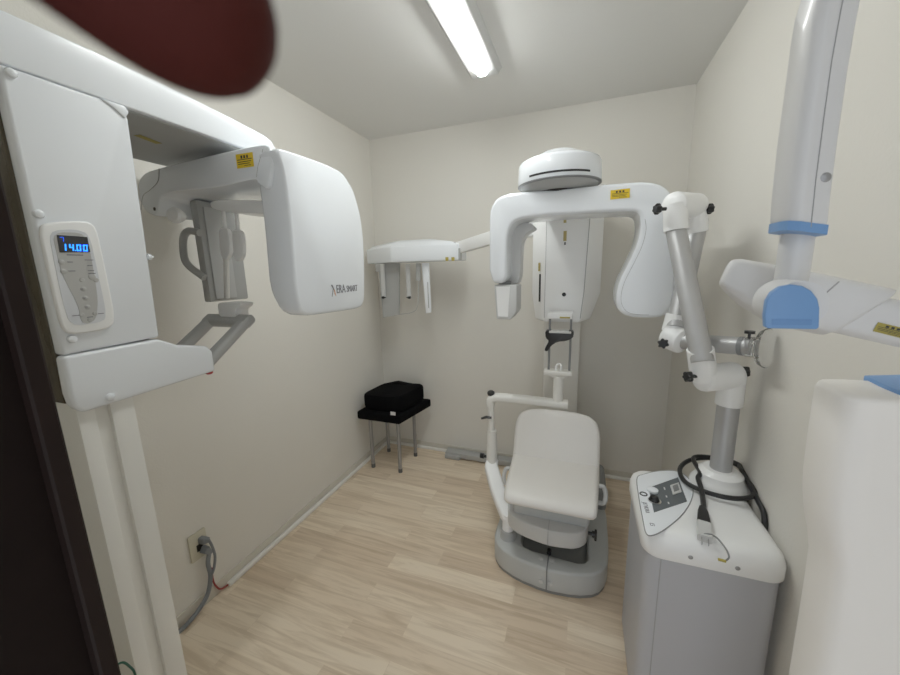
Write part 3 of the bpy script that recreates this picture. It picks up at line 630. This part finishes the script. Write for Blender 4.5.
b = NB(); cq = [aZ(x, y, ZT+.002) for x, y in ((670, 486), (678.5, 483), (681.5, 492.5), (673, 495.5))]; prism(b, cq, (0, 0, .004), .001, 1); sw = build('switch', b, LGREY, cp)
b = NB(); cqc = sum(cq, V())/4; prism(b, [cqc+(p-cqc)*.6+V((0, 0, .0035)) for p in cq], (0, 0, .003), .0008, 1); build('rocker', b, DGREY, cp)
xd_ = (q4[3]-q4[0]).normalized(); yd2 = V((0, 0, 1)).cross(xd_)
for px, w in (((664.5, 488.5), .016), ((666.5, 496.5), .010), ((668.5, 503), .010)): 
    b = NB(); plate(b, aZ(*px, ZT+.0022), xd_, yd2, w, .004, .0004); build('marking', b, TAGW, cp)
b = NB(); d0 = aZ(645, 502, ZT+.001); d1 = aZ(648.5, 513.5, ZT+.001); xd_ = (d1-d0)
text_bm('JETVIORA', .017, d0.lerp(d1, .5)+xd_*.01+V((-.002, 0, 0)), xd_, V((0, 0, 1)).cross(xd_), .0004, .72, bm=b)
build('lettering', b, INKG, cp)
b = NB(); text_bm('ES', .017, aZ(652, 524.5, ZT+.001), xd_, V((0, 0, 1)).cross(xd_), .0004, .8, bm=b); build('lettering', b, INKG, cp)
b = NB(); lg_ = aZ(643.5, 494, ZT+.0012)
tube(b, [lg_+V((.010*math.cos(a*PI/8), .010*math.sin(a*PI/8), 0)) for a in range(17)], .0022, 6, False); build('emblem', b, INK, cp)
# arm
TR = .0305
PB = V((.455, 1.285, .70))
PB.x = aZ(719, 480, .72).x; PB.y = aZ(719, 480, .72).y
b = NB(); lathe(b, [(0, .084), (.012, .083), (.03, .070), (.036, .066), (.052, .064), (.058, .056), (.066, .048)], PB+V((0, 0, -.002)), (0, 0, 1), 36); build('arm_socket', b, WHITE2, t)
E1 = V((PB.x-.012, PB.y-.01, aY(714, 372, PB.y).z))
b = NB(); tube(b, [PB+V((0, 0, .05)), (PB.x, PB.y, aY(726, 399, PB.y).z)], TR, 28); build('arm_tube', b, ALU, t)
def joint(name, ball, sleeves, knobs, r=.0345):
    b = NB()
    for a, c in ball: tube(b, spline([V(a), V(a).lerp(V(c), .5), V(c)], 3), r*1.24, 24); 
    for a, c in ball:
        d = (V(c)-V(a)).normalized()
        for e, s in ((V(a), -1), (V(c), 1)): lathe(b, [(0, r*1.24), (r*.25, r*1.18), (r*.45, r*.95), (r*.6, r*.5), (r*.64, .001)], e, d*s, 24)
    for a, c in sleeves: tube(b, [a, c], [r*1.08, r*1.05], 24)
    j = build(name, b, WHITE2, t)
    for k, d in knobs:
        b = NB(); d = V(d).normalized(); k = V(k); tube(b, [k-d*.02, k], .006, 8)
        o = d.orthogonal().normalized(); o2 = d.cross(o)
        rings = []
        for h, sc in ((0, .8), (.004, 1), (.014, 1), (.018, .8)):
            rings.append([k + d*h + (o*math.cos(2*PI*i/30) + o2*math.sin(2*PI*i/30))*(.0155*sc*(1+.16*math.cos(6*2*PI*i/30))) for i in range(30)])
        loft(b, rings); build('knob', b, BLACK, j)
    return j
yE = PB.y
top_post = V((PB.x, yE, aY(726, 404, yE).z))
Ea = aY(727, 375, yE-.002); Ea.x = PB.x; Eb = aY(704, 378, yE-.05)
T0 = aY(700, 349, yE-.07); T1 = aY(676, 231, 1.44)
joint('elbow', [(Eb, Ea)], [(top_post, Ea), (Eb, T0)], [(aY(691, 376.5, yE-.085), (-1, -.5, 0)), (aY(742, 371.5, yE-.0), (1, -.1, .1))])
b = NB(); tube(b, [T0.lerp(T1, -.1), T1.lerp(T0, -.12)], TR, 28); build('arm_tube', b, ALU, t)
Ec = aY(675, 205, 1.45); Ed = aY(695, 206, 1.55)
U0 = aY(696, 232, 1.56); U1 = aY(678, 315, 1.44)
joint('elbow', [(Ec, Ed)], [(T1, Ec), (U0, Ed)], [(aY(660, 209, 1.40), (-1, -.4, 0)), (aY(707, 209, 1.53), (1, .2, 0))])
b = NB(); tube(b, [U0.lerp(U1, -.15), U1.lerp(U0, -.15)], TR, 28); build('arm_tube', b, ALU, t)
Ef = aY(670, 337, 1.43); Eg = aY(680, 341, 1.40)
W1 = aX(752, 347, .478); 
joint('elbow', [(Ef, Eg)], [(U1, aY(673, 332, 1.435))], [(aY(663.5, 343, 1.375), (-.3, -1, 0))])
b = NB(); tube(b, [Eg, W1], .027, 28); build('arm_tube', b, ALU, t)
d = (W1-Eg).normalized(); b = NB(); tube(b, [W1-d*.03, W1-d*.018], .0285, 28); build('seal_ring', b, DGREY, t)
b = NB(); tube(b, [W1+V((-.01, 0, .027)), W1+V((-.01, 0, .042))], .004, 8); lathe(b, [(0, .013), (.008, .013)], W1+V((-.01, 0, .040)), (0, 0, 1), 14); build('hood_screw', b, BLACK, t)
# clear hood: flared acrylic collar with a dished shield
b = NB(); o = W1 - d*.012; n = 36; a = d.orthogonal().normalized(); a2 = d.cross(a)
pr = [(0, .0295), (.02, .0295), (.030, .038), (.036, .050), (.048, .058), (.046, .058), (.033, .050), (.028, .0375), (.02, .0278), (0, .0278)]
rings = [[o + d*h + a*(r*math.cos(2*PI*k/n)) + a2*(r*math.sin(2*PI*k/n)) for k in range(n)] for h, r in pr]
rings.append(rings[0]); loft(b, rings, False); build('clear_hood', b, CLEAR, t, 'clear acrylic hood')

# power cord coiled round the arm socket
Rr = .012
cs = [aZ(693+x*0, 480, .72) for x in (0,)]
pts = []
c0 = PB + V((-.0, -.005, 0))
start = aZ(704, 511, .706)
path = [start, aZ(703, 500, .712), aZ(701, 488, .722), aZ(698, 478, .735), aZ(700, 472, .745)]
for k, (aa, rr_, hh2) in enumerate(((120, .105, .745), (80, .105, .748), (40, .108, .748), (0, .112, .742), (-40, .112, .73), (-80, .104, .722), (-120, .104, .718), (-160, .112, .715), (160, .112, .722), (120, .110, .735), (75, .108, .748), (40, .112, .752), (15, .125, .75))):
    a = math.radians(aa); path.append(V((PB.x+rr_*math.cos(a), PB.y+rr_*math.sin(a), hh2)))
path += [V((.530, 1.24, .725)), V((.534, 1.19, .70)), V((.534, 1.18, .60)), V((.534, 1.19, .3)), V((.534, 1.2, .1)), V((.534, 1.25, .012))]
path = [V((min(p.x, .5315), p.y, p.z)) for p in path]
t2 = thing('power_cord', 'black power cord coiled around the foot of the aluminium arm, plug hanging loose', 'cord', (PB.x, PB.y, .7))
b = NB(); tube(b, spline(path, 7), .0075, 10); build('cable', b, BLACK, t2)
pd = (aZ(705, 536, .7045)-aZ(703, 508, .7045)).normalized(); p0 = aZ(702.5, 508, .712); p1 = aZ(704, 524, .7115)
b = NB(); rbar(b, [p0, p0.lerp(p1, .3), p1], [.018, .026, .034], [.018, .02, .020], (1, 0, 0), .006); pg = build('plug', b, BLACK, t2)
p2 = aZ(705, 539, .7115)
b = NB(); rbar(b, [p1, p2], .034, .020, (1, 0, 0), .004); build('plug_tip', b, LGREY, pg)
for s in (-.0075, .0075):
    b = NB(); rbar(b, [p2-pd*.005+V((s, 0, 0)), p2+pd*.022+V((s, 0, 0))], .0018, .008, (1, 0, 0), .0008); build('prong', b, STEEL, pg)
b = NB(); tube(b, spline([p2+V((-.006, .008, .007)), p2+V((.015, .010, .010)), aZ(718, 539, .709), aZ(726, 549, .707), aZ(729, 557, .704), aZ(726, 560.5, .7035)], 6), .0022, 8); build('earth_wire', b, DGREY, t2)
b = NB(); e = aZ(724, 561, .7035); tube(b, [e+V((.004, 0, 0)), e+V((-.012, .002, 0))], .0035, 8); build('wire_terminal', b, YELD, t2)

# ------------------------------------------------------------------ intraoral x-ray unit hanging at the right
t = thing('intraoral_xray_unit', 'wall-mounted intraoral x-ray head with blue joint cap on a hanging grey-white arm', 'x-ray unit', (.26, .56, 1.35))
YI = .56
def asec(px0, px1, py0, py1, y, dep, ch=.3):
    a = aY(px0, py0, y); c = aY(px1, py1, y)
    return [a + (c-a)*u + V((0, dep*v, 0)) for u, v in ((.0, .25), (.06, .05), (.30, -.06), (.62, 0), (.94, .02), (1, .2), (1, .9), (.9, 1), (.1, 1), (0, .85))]
b = NB()
DP = .05
rings = [asec(787, 831, 221, 226, YI, DP), asec(789, 834, 194, 198, YI, DP), asec(796, 842, 132, 136, YI, DP), asec(805, 851, 71, 74, YI, DP), asec(811, 859, 26, 27, YI, DP), asec(817, 866, -8, -8, YI, DP), asec(830, 887, -50, -55, YI+.003, DP), asec(855, 935, -100, -110, YI+.006, DP)]
loft(b, rings); bt = NB(); merge(bt, b); bevel_all(bt, .004, 2, 30); ar = build('arm', bt, IOW, t, sharp=30)
p = rings[-1][3]; q_ = aY(890, -105, YI+.05)
b = NB(); rbar(b, [aY(870, -85, YI+.05), aY(905, -125, YI+.05), V((XR-.03, YI+.07, aY(905, -135, YI+.05).z+.03)), V((XR, YI+.07, aY(905, -135, YI+.05).z+.03))], .08, .085, (0, 1, 0), .015); plate(b, (XR-.012, YI+.07, aY(905, -135, YI+.05).z+.03), (0, -1, 0), (0, 0, 1), .16, .2, -.012, .02); build('wall_bracket', b, IOW, t)
b = NB(); sl = [aY(x, y, YI-.0012) for x, y in ((811, 227), (816, 180), (825, 110), (832, 60), (841, 10), (846, -15))]; tube(b, sl, .0005, 6); build('seam', b, SEAMM, ar)
b = NB(); lathe(b, [(-.003, .0055), (.001, .0055), (.002, .004)], aY(825, 177.5, YI+.0015), (0, -1, 0), 16); build('screw', b, STEEL, ar)
b = NB(); g = lambda r, z: [V((p.x, p.y, p.z+z)) + (V((p.x, p.y, 0))-V((sum(q.x for q in r)/10, sum(q.y for q in r)/10, 0)))*.03 for p in r]
r0 = rings[0]; loft(b, [g(r0, .001), g(r0, -.010)]); build('blue_ring', b, BLUE, t, 'blue ring at arm end')
sc0 = aY(798, 236, YI+.04); 
b = NB(); sA = aY(798, 232, YI+.04); sB = aY(797, 288, YI+.04); rr_ = (aY(814.5, 250, YI+.04).x-aY(781, 250, YI+.04).x)/2
tube(b, [(sA.x, sA.y, sA.z), (sA.x, sA.y, sB.z)], rr_, 28); build('stem', b, IOW, t)
# head
A = aD(722, 281, .60); B = aD(855, 312, .515)
ax = (B-A).normalized(); sd = V((0, -1, 0)); sd = (sd-ax*sd.dot(ax)).normalized(); uu = ax.cross(sd); 
if uu.z < 0: uu = -uu
Lh = (B-A).length
def hs(s, hu, hl, w, lean=0): # section at s along axis: up extent, low extent, half depth
    c = A + ax*s
    pts = [(w, hu*.55), (w*.94, hu*.86), (w*.72, hu), (-w*.72, hu), (-w, hu*.6), (-w, -hl*.6), (-w*.7, -hl), (w*.45, -hl), (w*.86, -hl*.82), (w, -hl*.45)]
    return [c + sd*a_*.84 + uu*b_*.84 + ax*(lean*b_*.84) for a_, b_ in pts]
b = NB()
loft(b, [hs(-.003, .034, .004, .038), hs(.0, .040, .008, .047), hs(.010, .044, .018, .052), hs(.035, .045, .036, .054), hs(.07, .046, .050, .054), hs(Lh*.62, .046, .054, .054), hs(Lh*.92, .045, .052, .054, .45), hs(Lh*1.0, .044, .050, .053, .5), hs(Lh*1.01, .036, .042, .046, .5)])
bt = NB(); merge(bt, b); bevel_all(bt, .004, 2, 30); hd = build('xray_head', bt, IOW, t, sharp=32)
b = NB()
for s in (.065, Lh*.70):
    c = A + ax*s; tube(b, [c+sd*.0456+uu*.032+ax*.009, c+sd*.0456-uu*.024-ax*.010], .0008, 6)
build('seam', b, SEAMM, hd)
C0 = B - ax*.03 - uu*.006; C1 = B + ax*.10 - uu*.0
b = NB(); rbar(b, [C0, C1], .070, .060, sd, .015); cn = build('collimator', b, IOW, t)
cl = aD(872, 331, (C0-EYE).dot(fw)-.035)
lo = C0 + ax*.062 + sd*.0352 - uu*.008
warning_label(lo, ax, uu, .030, .013, t, YELD)
# joint behind the blue cap
jc = aY(792, 306, YI-.01)
b = NB(); lathe(b, [(-.012, .0285), (.0, .0292), (.035, .0292)], aY(793.5, 304, YI), (.0, 1, 0), 32); build('joint', b, IOW, t)
cap = [(765, 315), (765.5, 327), (768, 328.5), (817, 329.5), (819.5, 327.5), (820, 308), (818, 299), (812, 291), (803, 286), (792, 284.5), (781, 286.5), (772, 292.5), (767, 301)]
b = NB(); prism(b, [aY(x, y, YI-.02) for x, y in cap], (0, .009, 0), .003, 3); bc = build('joint_cap', b, BLUE, t, 'blue joint cap')
b = NB(); prism(b, [aY(x, y, YI-.0206) for x, y in ((772, 319.5), (812, 319.5), (812, 325), (772, 325))], (0, .002, 0)); build('raised_strip', b, BLUED, bc)

# ------------------------------------------------------------------ cream column in the right foreground
t = thing('equipment_column', 'cream moulded equipment column with blue cap, in the right foreground beside the suction cart', 'column', (.45, .68, 0))
def esec(z, xl, yf=.635, k=1.0, yb=.735):
    xr_ = XR-.008; w = xr_-xl
    pts = [(xr_, yb), (xl+.03, yb), (xl+.010, yb-.006), (xl, yb-.022), (xl+.001, yf+.022), (xl+.007, yf+.008), (xl+.018, yf+.001), (xl+.04, yf), (xr_, yf)]
    return [(.46+(x-.46)*k if x < .46 else x, .685+(y-.685)*k, z) for x, y in pts]
b = NB()
zt2 = aY(811, 377, .735).z
loft(b, [esec(0, .395), esec(.5, .392), esec(.80, .388), esec(.90, .386), esec(.955, .384), esec(.985, .379), esec(1.02, .370), esec(1.06, .363), esec(1.10, .359), esec(1.16, .357), esec(zt2-.009, .356), esec(zt2-.004, .3575, .636, .995), esec(zt2-.001, .361, .639, .985), esec(zt2, .367, .643, .965)])
build('shell', b, CREAM, t, sharp=60)
b = NB(); prism(b, [(.50, .634, .02), (.506, .634, .02), (.506, .634, .98), (.50, .634, .98)], (0, .003, 0)); build('crease', b, mat('crease_grey', (.5, .48, .45), .6, var=.02), t)
b = NB(); pz = zt2; 
cpq = [aZ(x, y, zt2+.004) for x, y in ((868, 378), (882, 385), (899, 392), (915, 396))]
prism(b, [V((min(p.x, XR-.01), p.y, zt2-.004)) for p in cpq] + [V((XR-.01, .78, zt2-.004)), V((cpq[0].x, .745, zt2-.004))], (0, 0, .010), .002, 2); build('cap', b, BLUE, t, 'blue top cap')

# ------------------------------------------------------------------ outlet with cables on the left wall
oc = aX(197.5, 545, XL)
t = thing('wall_outlet', 'beige wall outlet low on the left wall', 'outlet', oc)
b = NB(); plate(b, oc, (0, 1, 0), (0, 0, 1), .075, .125, .008, .006, bevel=.002); pl_ = build('plate', b, OUTLETM, t)
b = NB(); plate(b, aX(200, 547, XL+.008), (0, 1, 0), (0, 0, 1), .028, .032, .001); build('socket', b, BLACK, pl_)
P1 = aX(201, 540, XL+.012); P2 = aX(203, 549, XL+.012)
t1 = thing('power_cord', 'grey plug and thin grey cord in the upper socket of the wall outlet', 'cord', P1)
b = NB(); rbar(b, [P1+V((-.003, 0, 0)), P1+V((.02, .004, 0)), P1+V((.03, .016, -.004))], [.03, .028, .018], [.024, .024, .016], (0, 0, 1), .006); build('plug', b, CABLEG, t1)
b = NB(); tube(b, spline([P1+V((.028, .014, -.004)), aX(212, 546, XL+.04), aX(215, 556, XL+.045), aX(214, 568, XL+.045), aX(211.5, 575, XL+.045)], 6), .0055, 10); build('cable', b, CABLEG, t1)
t1 = thing('power_cord', 'thick grey cord sagging from the lower socket of the wall outlet to the floor', 'cord', P2)
b = NB(); rbar(b, [P2+V((-.003, 0, 0)), P2+V((.018, .004, -.004)), P2+V((.024, .014, -.025))], [.03, .028, .020], [.024, .024, .018], (0, .5, 1), .006); build('plug', b, CABLEG, t1)
b = NB(); tube(b, spline([P2+V((.022, .010, -.018)), aX(208, 563, XL+.035), aX(210.5, 576, XL+.035), aX(208, 593, XL+.035), aX(200, 608, XL+.035), aZ(190, 621, .02), aZ(180, 631, .009), aZ(160, 650, .009), V((-1.40, .35, .009))], 6), .009, 10); build('cable', b, CABLEG, t1)
b = NB(); tube(b, spline([aX(211.5, 568, XL+.012), aX(213, 580, XL+.012), aX(216, 586, XL+.014), aX(221, 589, XL+.018), V((XL+.019, aZ(226, 586, 0).y+.005, .011))], 6), .004, 8)
tag(build('wire', b, CABLER), 'dark red wire entering the white duct below the wall outlet', 'wire')
b = NB(); g0 = aX(123, 662, -.985); tube(b, spline([aX(112, 668, -.97), aX(122, 662.5, -.97), aX(129, 666, -.97), aX(135, 674, -.97), aX(138, 695, -.97)], 6), .0024, 8)
tag(build('wire', b, CABLEN), 'thin dark green wire beside the door edge at lower left', 'wire')

# ------------------------------------------------------------------ photographer's hand, one finger in front of the lens
def cpt(x, y, d): return EYE + rt*x + up*y + fw*d
def px_d(x, y, d): return EYE + (rt*((x-450)/FPX) - up*((y-337.5)/FPX))*d + fw*d
J = [cpt(-.105, .095, -.075), cpt(-.085, .085, -.035),]            # wrist, palm
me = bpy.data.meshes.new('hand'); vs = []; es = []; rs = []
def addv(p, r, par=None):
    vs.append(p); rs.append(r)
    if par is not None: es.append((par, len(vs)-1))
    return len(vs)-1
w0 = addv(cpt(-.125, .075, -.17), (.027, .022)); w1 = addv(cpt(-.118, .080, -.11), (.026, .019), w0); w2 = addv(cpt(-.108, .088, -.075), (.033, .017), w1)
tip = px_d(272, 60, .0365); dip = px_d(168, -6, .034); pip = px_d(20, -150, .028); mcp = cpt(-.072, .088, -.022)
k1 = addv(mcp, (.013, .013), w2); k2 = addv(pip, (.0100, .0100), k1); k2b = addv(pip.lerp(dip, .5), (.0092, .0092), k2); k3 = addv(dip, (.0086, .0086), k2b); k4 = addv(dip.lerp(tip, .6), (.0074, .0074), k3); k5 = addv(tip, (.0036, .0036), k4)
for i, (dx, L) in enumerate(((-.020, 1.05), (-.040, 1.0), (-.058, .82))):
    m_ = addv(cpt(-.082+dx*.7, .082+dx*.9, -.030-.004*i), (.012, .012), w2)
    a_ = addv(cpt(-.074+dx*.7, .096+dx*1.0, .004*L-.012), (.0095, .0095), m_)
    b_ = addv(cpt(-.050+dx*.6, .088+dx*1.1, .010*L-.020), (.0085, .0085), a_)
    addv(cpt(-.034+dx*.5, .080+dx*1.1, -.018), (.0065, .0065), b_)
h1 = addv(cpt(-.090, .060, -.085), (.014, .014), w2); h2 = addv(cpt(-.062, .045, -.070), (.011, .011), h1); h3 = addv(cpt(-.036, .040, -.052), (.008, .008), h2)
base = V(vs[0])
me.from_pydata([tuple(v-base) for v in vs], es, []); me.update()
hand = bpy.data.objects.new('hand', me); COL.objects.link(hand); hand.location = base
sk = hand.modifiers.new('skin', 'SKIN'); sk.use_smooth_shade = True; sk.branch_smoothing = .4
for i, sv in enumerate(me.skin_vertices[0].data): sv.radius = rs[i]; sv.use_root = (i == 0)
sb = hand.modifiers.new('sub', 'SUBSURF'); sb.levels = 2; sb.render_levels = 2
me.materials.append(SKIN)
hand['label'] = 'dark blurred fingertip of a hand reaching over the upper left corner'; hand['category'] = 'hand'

# ------------------------------------------------------------------ light, world, camera
w = bpy.data.worlds.new('world'); bpy.context.scene.world = w; w.use_nodes = True
w.node_tree.nodes['Background'].inputs['Color'].default_value = (.9, .95, 1, 1); w.node_tree.nodes['Background'].inputs['Strength'].default_value = 1.15
cam = bpy.data.cameras.new('camera'); co = bpy.data.objects.new('camera', cam); COL.objects.link(co)
co.matrix_world = Matrix(((rt.x, up.x, -fw.x, EYE.x), (rt.y, up.y, -fw.y, EYE.y), (rt.z, up.z, -fw.z, EYE.z), (0, 0, 0, 1)))
cam.sensor_width = 36; cam.sensor_fit = 'HORIZONTAL'; cam.lens = FPX/900*36; cam.clip_start = .004; cam.clip_end = 30
cam.dof.use_dof = True; cam.dof.focus_distance = 1.6; cam.dof.aperture_fstop = 11.0
sc = bpy.context.scene; sc.camera = co
sc.view_settings.view_transform = 'Standard'; sc.view_settings.look = 'None'; sc.view_settings.exposure = 0.02; sc.view_settings.gamma = 1.15
sc.cycles.use_denoising = True; sc.cycles.max_bounces = 10; sc.cycles.diffuse_bounces = 6
